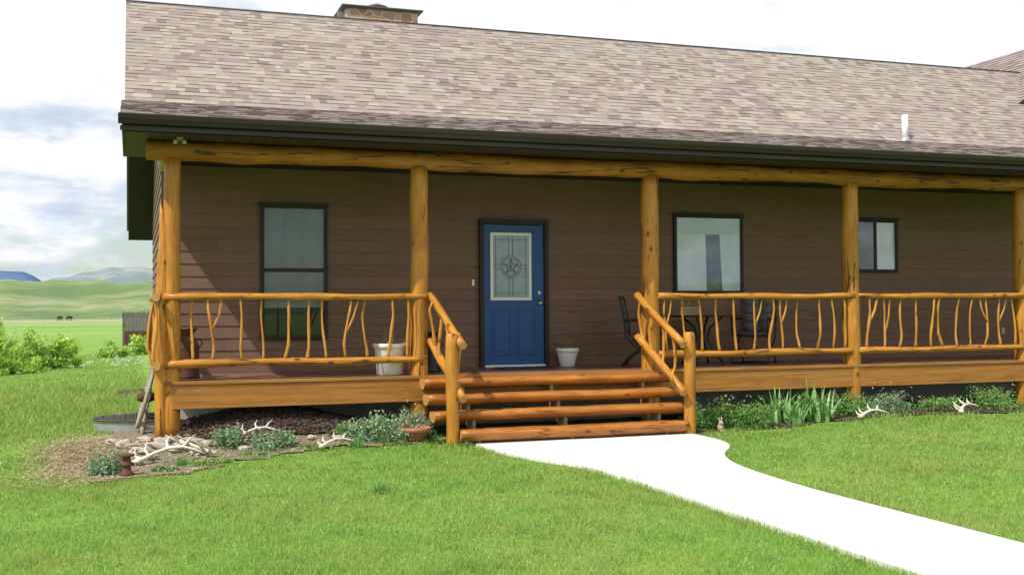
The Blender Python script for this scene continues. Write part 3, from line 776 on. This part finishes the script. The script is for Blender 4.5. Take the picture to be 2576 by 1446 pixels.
def can(c,mat,label,s=1):
    b=B(); b.lathe(c,[(.16*s,0),(.165*s,.02),(.16*s,.04),(.16*s,.36*s),(.165*s,.38*s),(.15*s,.43*s),(.10*s,.50*s),(.095*s,.55*s),(.13*s,.60*s),(.14*s,.61*s),(.13*s,.62*s),(.05*s,.63*s)],24,0)
    for sg in(-1,1): b.tube([(c[0]+sg*.155*s,c[1],c[2]+.38*s),(c[0]+sg*.2*s,c[1],c[2]+.42*s),(c[0]+sg*.17*s,c[1],c[2]+.48*s),(c[0]+sg*.11*s,c[1],c[2]+.49*s)],.009,6,0)
    finish(b,'milk_can',[mat],None,label=label,category='milk can')
can((.64,14.25,DZ),'rust','rusty brown milk can standing behind the corner post',1.0)
can((3.78,14.35,DZ),'black','dark milk can standing on the deck by the steps',.85)
def chair(loc,label):
    t=top('patio_chair',loc,label,'chair',group='folding patio chairs at the porch table')
    x,y,z=loc
    def T(p): return (x+p[0],y+p[1],z+p[2])
    b=B(); r=.013
    for s in(-.27,.27):
        b.tube([T((.26,s,.013)),T((.16,s,.14)),T((-.10,s,.32)),T((-.21,s,.42)),T((-.23,s,.62)),T((-.27,s,.85)),T((-.30,s,1.0))],r,8)
        b.tube([T((-.28,s*.92,.013)),T((-.17,s*.92,.14)),T((.08,s*.92,.33)),T((.22,s*.92,.43))],r,8)
        b.tube([T((.22,s,.43)),T((.25,s,.55)),T((.22,s,.655)),T((.05,s,.66)),T((-.24,s,.66))],r,8)
    for p in((.26,.013),(-.28,.013),(.22,.43),(-.30,1.0)): b.tube([T((p[0],-.27,p[1])),T((p[0],.27,p[1]))],r,8)
    finish(b,'frame',['black'],t)
    def sling(pts,name):
        b=B(); pr=None
        for q in pts:
            cur=[T((q[0],-.25,q[1])),T((q[0],0,q[1]-.012)),T((q[0],.25,q[1]))]
            if pr:
                for i in(0,1): b.poly([pr[i],pr[i+1],cur[i+1],cur[i]],0,0,True)
            pr=cur
        o=finish(b,name,['sling'],t); md=o.modifiers.new('thick','SOLIDIFY'); md.thickness=.006
    sling([(.23,.435),(.15,.42),(0,.405),(-.13,.41),(-.21,.43)],'seat')
    sling([(-.215,.47),(-.235,.62),(-.255,.75),(-.275,.87),(-.30,.99)],'backrest')
    for s in(-.27,.27):
        b=B(); b.box(x-.24,x+.23,y+s-.025,y+s+.025,z+.668,z+.69)
        finish(b,'armrest',['black'],t,bevel=.006)
    return t
c1=chair((6.98,14.5,DZ),'grey sling folding patio chair with black frame')
c1.rotation_euler=(0,0,-.55)
dup(c1,(8.82,14.5,DZ),math.pi+.75)
tb=top('patio_table',(7.95,14.5,DZ),'round glass patio table with black legs','table')
b=B(); b.lathe((7.95,14.5,DZ+.70),[(.50,0),(.52,.005),(.525,.015),(.52,.025),(.50,.028)],40,0); finish(b,'tabletop',['black'],tb)
for k in range(4):
    a=math.pi/4+k*math.pi/2; d=Vector((math.cos(a),math.sin(a),0)); o=Vector((7.95,14.5,DZ)); b=B()
    b.tube([o+d*.32+Vector((0,0,.013)),o+d*.18+Vector((0,0,.2)),o+d*.07+Vector((0,0,.38)),o+d*.12+Vector((0,0,.55)),o+d*.30+Vector((0,0,.70))],.016,8); finish(b,'leg',['black'],tb)
cr=top('flower_crate',(7.62,14.35,DZ+.728),'small wooden crate of yellow flowers on the table','crate')
b=B(); 
for i in range(3):
    z=DZ+.73+i*.043
    b.box(7.46,7.78,14.24,14.25,z,z+.037); b.box(7.46,7.78,14.45,14.46,z,z+.037); b.box(7.452,7.46,14.24,14.46,z,z+.037); b.box(7.78,7.788,14.24,14.46,z,z+.037)
b.box(7.465,7.775,14.255,14.445,DZ+.732,DZ+.745)
finish(b,'crate',['crate'],cr,bevel=.002)
b=B(); b.leaves((7.6,14.35,DZ+.79),(.13,.08,.10),260,.03,0,9); b.leaves((7.57,14.33,DZ+.86),(.09,.06,.05),40,.025,1,6); finish(b,'flowers',['green','yellow'],cr)
b=B(); b.box(4.85,5.65,14.45,14.95,DZ+.002,DZ+.014); finish(b,'door_mat',['black'],None,bevel=.003,label='dark door mat in front of the blue door',category='door mat')

# ------------------------------------------------------------ garden things
pot('flower_pot',(3.22,12.98,Gf(3.22,12.98)+.03),[(.10,0),(.105,.01),(.17,.10),(.20,.105),(.205,.15),(.195,.16),(.175,.155),(.16,.12)],'terra','low wide terracotta flower bowl at the bed edge','flower pot',twigs)
def antler(loc,rot,s,label,tilt=0.,mirror=1,th=1.):
    b=B(); R=Matrix.Rotation(rot,3,'Z')@Matrix.Rotation(tilt,3,'X')
    def T(p): return Vector(loc)+R@(Vector((p[0]*mirror,p[1],p[2]))*s)
    beam=[(0,0,.03),(.08,.02,.05),(.2,.05,.10),(.35,.04,.15),(.5,0,.16),(.62,-.07,.13),(.72,-.16,.08)]
    k=s*th
    b.tube([T(p) for p in beam],[.030*k+.004,.023*k,.020*k,.018*k,.016*k,.011*k,.004*k],10,0,None,.1)
    for base,tip,m in(((.06,.02,.05),(.02,.18,.16),(.0,.10,.08)),((.14,.04,.08),(.16,.24,.22),(.12,.15,.13)),((.35,.04,.15),(.42,.22,.28),(.35,.14,.21)),((.5,0,.16),(.66,.12,.27),(.57,.08,.21))):
        b.tube([T(base),T(m),T(tip)],[.016*k,.013*k,.004*k],8)
    b.lathe(tuple(T((0,0,.03))-Vector((0,0,.02))),[(.02*k,0),(.04*k,.01),(.034*k,.03),(.015*k,.04)],10,0)
    finish(b,'antler',['antler'],None,label=label,category='antler',group='shed antlers lying in the flower beds')
def gz(x,y,d=.03): return (x,y,Gf(x,y)+d)
antler(gz(.05,12.2,.03),.15,.95,'large pale branching antler lying on rocks',th=1.15)
antler(gz(.85,12.45,.04),2.6,.8,'pale branching antler propped among stones',th=1.1)
antler(gz(2.02,12.5,.04),.3,.55,'pale antler lying at the grass edge',th=1.4)
antler(gz(1.15,12.95,.10),.2,.65,'pale antler lying behind the sage plants',th=1.2)
antler(gz(9.45,12.82,.04),.1,.6,'pale antler lying by the mulched bed',th=1.7)
antler(gz(11.15,12.82,.04),.5,.65,'pale antler standing out of the lawn edge',th=1.7)
for i,(x,y,r) in enumerate([(.28,12.9,.13),(.5,12.75,.10),(.1,12.75,.10),(.62,13.1,.13),(.85,13.0,.09),(.35,13.25,.12),(1.2,12.65,.07),(.7,12.6,.08),(1.75,12.85,.07),(2.0,13.0,.07),(.15,13.35,.10),(-.05,13.1,.10),(1.25,13.15,.08),(-.2,13.3,.08),(.2,12.45,.06),(2.3,12.9,.07)]):
    b=B(); b.blob((x,y,Gf(x,y)+.03+r*.15),(r*U(.9,1.4),r*U(.7,1),r*U(.35,.6)),0,6,.6,1.8)
    finish(b,'rock',['rock'],None,label='pale rough garden rock in the flower bed',category='rock',group='pale rocks in the flower bed')
b=B()
for i in range(10):
    x=-.40+i*.105; y=11.30+i*.03+U(-.01,.01); d=Vector((1,.28,0)).normalized(); e=Vector((-d.y,d.x,0))
    b.obox((x,y,Gf(x,y)+.010),d*.05,e*.022,Vector((0,0,.02)))
finish(b,'edging',['brick'],None,bevel=.005,label='low reddish brick edging around the bed',category='garden edging')
def shrub(x,y,rx,h,n,leaf,mats,label,cat='shrub',extra=None,name='shrub',sp=.2):
    t=gz(x,y,.0); b=B()
    for _ in range(10):
        a=U(0,6.28); e=Vector(t)+Vector((math.cos(a)*rx*.6,math.sin(a)*rx*.6,h*U(.5,.85))); b.tube([t,Vector(t).lerp(e,.5)+Vector((0,0,.03)),e],[.006,.005,.002],5,1)
    b.leaves(t,(rx,rx*.85,h*.85),n,leaf,0,clumps=max(12,n//90),spread=sp,up=.6)
    if extra: extra(b,t)
    finish(b,name,mats,None,label=label,category=cat)
L1='mounded grey-green sage plant in the flower bed'
shrub(1.01,12.95,.24,.30,1900,.035,['sage','dryleaf'],L1)
shrub(1.50,12.75,.26,.28,1900,.035,['sage','dryleaf'],L1)
shrub(2.70,12.95,.36,.38,3200,.038,['sage','dryleaf'],'large grey-green sage plant beside the terracotta pot')
shrub(3.25,13.32,.36,.42,2800,.036,['sage','dryleaf'],'large grey-green sage plant behind the terracotta pot')
shrub(2.38,13.15,.16,.26,500,.03,['green','dryleaf'],'small feathery green plant in the flower bed')
shrub(-.24,11.75,.18,.38,1300,.035,['sage','dryleaf'],'small grey-green sage plant next to the dry grass')
shrub(.30,11.75,.14,.12,500,.03,['green','dryleaf'],'low green plant by the brick edging')
shrub(.80,12.05,.30,.09,1000,.025,['green','yellow'],'low yellow-green ground cover plant at the bed edge')
shrub(1.9,12.65,.2,.08,500,.022,['green','dryleaf'],'low yellow-green ground cover plant at the bed edge')
shrub(1.3,12.40,.25,.08,600,.022,['green','dryleaf'],'low yellow-green ground cover plant at the bed edge')
def wf(b,t):
    for _ in range(9):
        p=(t[0]+U(-.35,.35),t[1]+U(-.25,.25),t[2]+U(.25,.45)); b.leaves(p,(.02,.02,.03),7,.018,2,2)
shrub(7.42,13.25,.38,.52,3200,.032,['green','dryleaf','whitefl'],'feathery green plant with white blooms by the steps',extra=wf)
shrub(7.95,13.15,.38,.42,2800,.032,['green','dryleaf','whitefl'],'bushy green plant in front of the porch',extra=wf)
shrub(9.6,13.35,.36,.45,2000,.035,['green','dryleaf'],'leafy green plant in front of the porch')
shrub(10.25,13.35,.5,.36,2400,.032,['sage','dryleaf','whitefl'],'loose grey-green plant with white blooms in front of the porch',extra=wf)
shrub(11.2,13.4,.45,.30,1600,.03,['green','dryleaf'],'low leafy green plant in front of the porch')
shrub(12.15,13.3,.48,.45,2400,.03,['green','dryleaf'],'leafy green plant in front of the porch')
shrub(13.2,13.3,.48,.42,2200,.03,['green','dryleaf'],'leafy green plant in front of the porch')
for (x,y,nn,h,sp) in((8.5,13.2,55,.50,.26),(8.98,13.2,50,.50,.24)):
    b=B(); b.blades(gz(x,y,0),nn,h,.050,sp,0,.6); b.blades(gz(x-.05,y,0),4,.72,.022,.2,0,.2)
    finish(b,'iris_plant',['iris'],None,label='clump of broad pale green iris leaves',category='plant')
for (x,y) in((2.1,9.7),(2.8,12.75),(2.45,12.6),(.5,12.1),(3.45,12.95)):
    b=B(); b.blades(gz(x,y,-.01),70,.14,.006,.07,0,.7); finish(b,'grass_clump',['green'],None,label='clump of coarse taller grass in the lawn',category='grass clump')
b=B(); rx,ry,rz=gz(7.33,12.92,.02)
b.blob((rx,ry,rz+.05),(.045,.06,.055),0,8); b.blob((rx,ry-.03,rz+.105),(.032,.036,.032),0,8)
for s in(-1,1):
    b.tube([(rx+s*.012,ry-.02,rz+.125),(rx+s*.02,ry-.01,rz+.16),(rx+s*.024,ry,rz+.19)],[.008,.011,.004],8); b.blob((rx+s*.022,ry-.06,rz+.012),(.014,.028,.012),0,5)
b.blob((rx,ry+.06,rz+.03),(.018,.018,.018),0,5)
finish(b,'rabbit_figurine',['rabbit'],None,label='small pale brown sitting rabbit garden figurine',category='figurine')
b=B(); p=gz(-.04,11.55,.02)
b.lathe(p,[(.075,0),(.08,.02),(.045,.035),(.04,.09),(.055,.10),(.055,.12),(.04,.13),(.038,.18),(.075,.19),(.078,.205),(.05,.215)],20,0)
b.tube([(p[0]-.04,p[1],p[2]+.11),(p[0]-.07,p[1],p[2]+.11)],.018,10); b.tube([(p[0]+.04,p[1],p[2]+.11),(p[0]+.07,p[1],p[2]+.11)],.018,10)
finish(b,'iron_ornament',['rust'],None,label='small rusty cast iron garden ornament',category='ornament')
def well(y,ry,rx,h):
    g=Gf(-.2,y); t=top('window_well',(XL,y,g),'corrugated galvanized steel window well with grate','window well',group='window wells along the side wall')
    b=B(); n=40
    lay=[(0,0),(.012,h*.2),(0,h*.4),(.012,h*.6),(0,h*.8),(.02,h*.95),(.02,h)]
    for i in range(n+1):
        a=math.pi/2+math.pi*i/n
        for o,z in lay: b.v.append((XL-.02+(rx+o)*math.cos(a),y+(ry+o)*math.sin(a),g+z))
    for i in range(n):
        for k in range(len(lay)-1):
            q=i*len(lay)+k; b.face([q,q+1,q+len(lay)+1,q+len(lay)],0,None,0.,True)
    finish(b,'liner',['galv'],t)
    b=B()
    for i in range(9):
        f=-1+2*(i+.5)/9; b.tube([(XL-.03,y+ry*f,g+h+.012),(XL-.03-rx*math.sqrt(1-f*f),y+ry*f,g+h+.012)],.007,6)
    for i in range(6):
        xx=-(i+.6)/6.2*rx; f=math.sqrt(1-(xx/rx)**2); b.tube([(XL+xx,y-ry*f,g+h+.02),(XL+xx,y+ry*f,g+h+.02)],.006,6)
    ps=[(XL-.02+(rx+.02)*math.cos(math.pi/2+math.pi*i/n),y+(ry+.02)*math.sin(math.pi/2+math.pi*i/n),g+h) for i in range(n+1)]
    b.tube(ps,.012,8); finish(b,'grate',['grate'],t)
well(14.95,.55,.82,.15); well(21.6,.5,.60,.05)
wc=Vector((.17,14.2,.60)); b=B(); R=.36; tl=.08
def WP(r,a): return wc+Vector((tl*math.sin(a)*r/R*1.2,r*math.cos(a),r*math.sin(a)))
b.tube([WP(R,i*math.pi/16) for i in range(33)],.026,8,0)
b.tube([wc+Vector((-.10,0,0)),wc+Vector((-.04,0,0)),wc+Vector((.05,0,0)),wc+Vector((.1,0,0))],[.04,.065,.065,.045],14,1)
for i in range(12): b.tube([WP(.05,i*math.pi/6),WP(R,i*math.pi/6)],.014,6,0)
finish(b,'wagon_wheel',['oldwood','rust'],None,label='weathered wooden wagon wheel leaning by the side wall',category='wheel')
b=B(); b.tube(wob((.12,13.95,.14),(.22,14.05,.68),7,.08),[.022,.028,.024,.026,.020,.018,.014,.008],8,0,None,.25)
finish(b,'driftwood',['oldwood'],None,label='weathered grey driftwood leaning by the porch corner',category='driftwood')
for (x,y,r,h) in((-4.4,34.4,1.0,1.5),(-3.5,33.5,.8,1.75),(-2.75,34.4,.75,1.85),(-2.0,35.2,.65,1.1),(-5.2,36,1.4,1.8),(-3.1,32.6,.9,.9),(-4.2,32.8,.9,1.0),(-2.4,45,.8,.9),(-.6,44,.6,.75),(.3,47,.6,1.0)):
    shrub(x,y,r,h,1900,.11,['bush','dryleaf'],'loose light green leafy bush at the lawn edge',cat='bush',name='bush',sp=.13)
b=B()
for _ in range(60):
    x=U(-3.5,1.2);y=U(32,42); b.leaves(gz(x,y,.05),(.1,.1,.12),10,.05,0,3)
finish(b,'white_flowers',['whitefl'],None,kind='stuff',label='scattered small white wildflowers in the grass',category='wildflowers')
t=top('wooden_gate',(.35,60,0),'old grey plank gate with rusty red lower panel','gate')
b=B()
for i in range(9): b.box(-.35+i*.17,-.35+i*.17+.166,60,60.03,.75,1.72+U(-.05,.05),0)
b.box(-.4,1.2,60.03,60.08,1.0,1.1,0); b.box(-.4,1.2,60.03,60.08,1.5,1.6,0); b.box(-.42,-.32,60.03,60.13,-.1,1.75,0); b.box(1.1,1.2,60.03,60.13,-.1,1.75,0)
finish(b,'planks',['greywood'],t)
b=B(); b.box(-.32,1.15,60.0,60.06,.05,.76); b.box(-.2,.0,59.93,60.0,.0,.6); finish(b,'lower_panel',['rust'],t)
def cow(x,y,rot,i):
    b=B(); z=0
    b.blob((0,0,1.0),(.95,.34,.40),0,8,.08); b.blob((1.05,0,.95 if i%2 else 1.15),(.34,.15,.2),0,6)
    b.tube([(.75,0,1.1),(.95,0,1.05)],[.25,.17],8)
    for lx in(-.68,.62):
        for ly in(-.2,.2): b.tube([(lx,ly,.85),(lx+.04,ly,.45),(lx,ly,0)],[.14,.075,.06],6)
    b.tube([(-.93,0,1.15),(-1.02,0,.8),(-1.0,0,.45)],[.04,.03,.05],5)
    o=finish(b,'cow',['cow'],None,label='black cow grazing in the far pasture',category='cow',group='black cattle in the pasture')
    o.location=(x,y,0); o.rotation_euler=(0,0,rot)
for i,(px,py) in enumerate([(-18.3,326),(-16,328),(-1.2,327),(3.4,327)]): cow(px,py,U(0,6.3),i)
b=B(); pts=[]
for i in range(42):
    x=-95+i*4.5; y=305+i*.6; b.box(x-.06,x+.06,y-.06,y+.06,-.2,1.25,0); pts.append((x,y))
for zz in(.5,.85,1.15): b.tube([(x,y,zz) for x,y in pts],.012,4,0)
finish(b,'wire_fence',['oldwood'],None,label='distant wooden post and wire pasture fence',category='fence')

# ------------------------------------------------------------ light, sky
SD=Vector((-.667,-.35,1)).normalized()
el=math.asin(SD.z); az=math.atan2(SD.x,SD.y)
sl=bpy.data.lights.new('sun','SUN'); sl.energy=5.0; sl.angle=math.radians(.6); sl.color=(1,.95,.87)
so=bpy.data.objects.new('sun',sl); COL.objects.link(so); so.rotation_euler=(-SD).to_track_quat('-Z','Y').to_euler(); so.location=(-10,-5,15)
w=bpy.data.worlds.new('World'); scene.world=w; w.use_nodes=True; nt=w.node_tree; nt.nodes.clear()
out=nd(nt,'ShaderNodeOutputWorld')
sky=nd(nt,'ShaderNodeTexSky'); sky.sky_type='NISHITA'; sky.sun_disc=False; sky.sun_elevation=el; sky.sun_rotation=az
bg=nd(nt,'ShaderNodeBackground',{'Color':sky.outputs[0],'Strength':.14})
tc=nd(nt,'ShaderNodeTexCoord').outputs['Generated']
zz=nd(nt,'ShaderNodeSeparateXYZ',{0:tc}).outputs[2]
def add(a,k,c,lo,hi):
    m1=nd(nt,'ShaderNodeMath',{0:zz,1:c},operation='SUBTRACT').outputs[0]
    m2=nd(nt,'ShaderNodeMath',{0:m1,1:k},operation='MULTIPLY').outputs[0]
    m3=nd(nt,'ShaderNodeClamp',{0:m2,1:lo,2:hi}).outputs[0]
    return nd(nt,'ShaderNodeMath',{0:a,1:m3},operation='ADD').outputs[0]
mp=nd(nt,'ShaderNodeMapping',{'Vector':tc,'Scale':(1,1,2.6),'Location':(.62,.35,.9)}).outputs[0]
n1=add(noi(nt,mp,6.0,8,.58),1.5,.12,-.12,.16)
f=ramp(nt,n1,[(.36,g1(0)),(.46,g1(1))])
n2=add(noi(nt,nd(nt,'ShaderNodeMapping',{'Vector':tc,'Scale':(1,1,3.6),'Location':(2,3,.3)}).outputs[0],6.5,7,.6),1.1,.14,-.12,.07)
cc=ramp(nt,n2,[(.30,(.46,.54,.66)),(.40,(.60,.68,.79)),(.49,(.84,.87,.91)),(.60,(.97,.97,.97))])
bg2=nd(nt,'ShaderNodeBackground',{'Color':cc,'Strength':1.14})
mx=nd(nt,'ShaderNodeMixShader',{0:f,1:bg.outputs[0],2:bg2.outputs[0]}); nt.links.new(mx.outputs[0],out.inputs[0])

# ------------------------------------------------------------ camera
cd=bpy.data.cameras.new('camera'); cd.sensor_width=36; cd.lens=38.9; cd.clip_end=30000; cd.clip_start=.1
co=bpy.data.objects.new('camera',cd); COL.objects.link(co)
Mx=Matrix.Rotation(math.radians(-19),4,'Z')@Matrix.Rotation(math.radians(90+1.276),4,'X')@Matrix.Rotation(math.radians(-.38),4,'Z')
co.matrix_world=Matrix.Translation((0,0,1.6))@Mx
scene.camera=co
scene.view_settings.view_transform='Standard'; scene.view_settings.look='None'; scene.view_settings.exposure=0
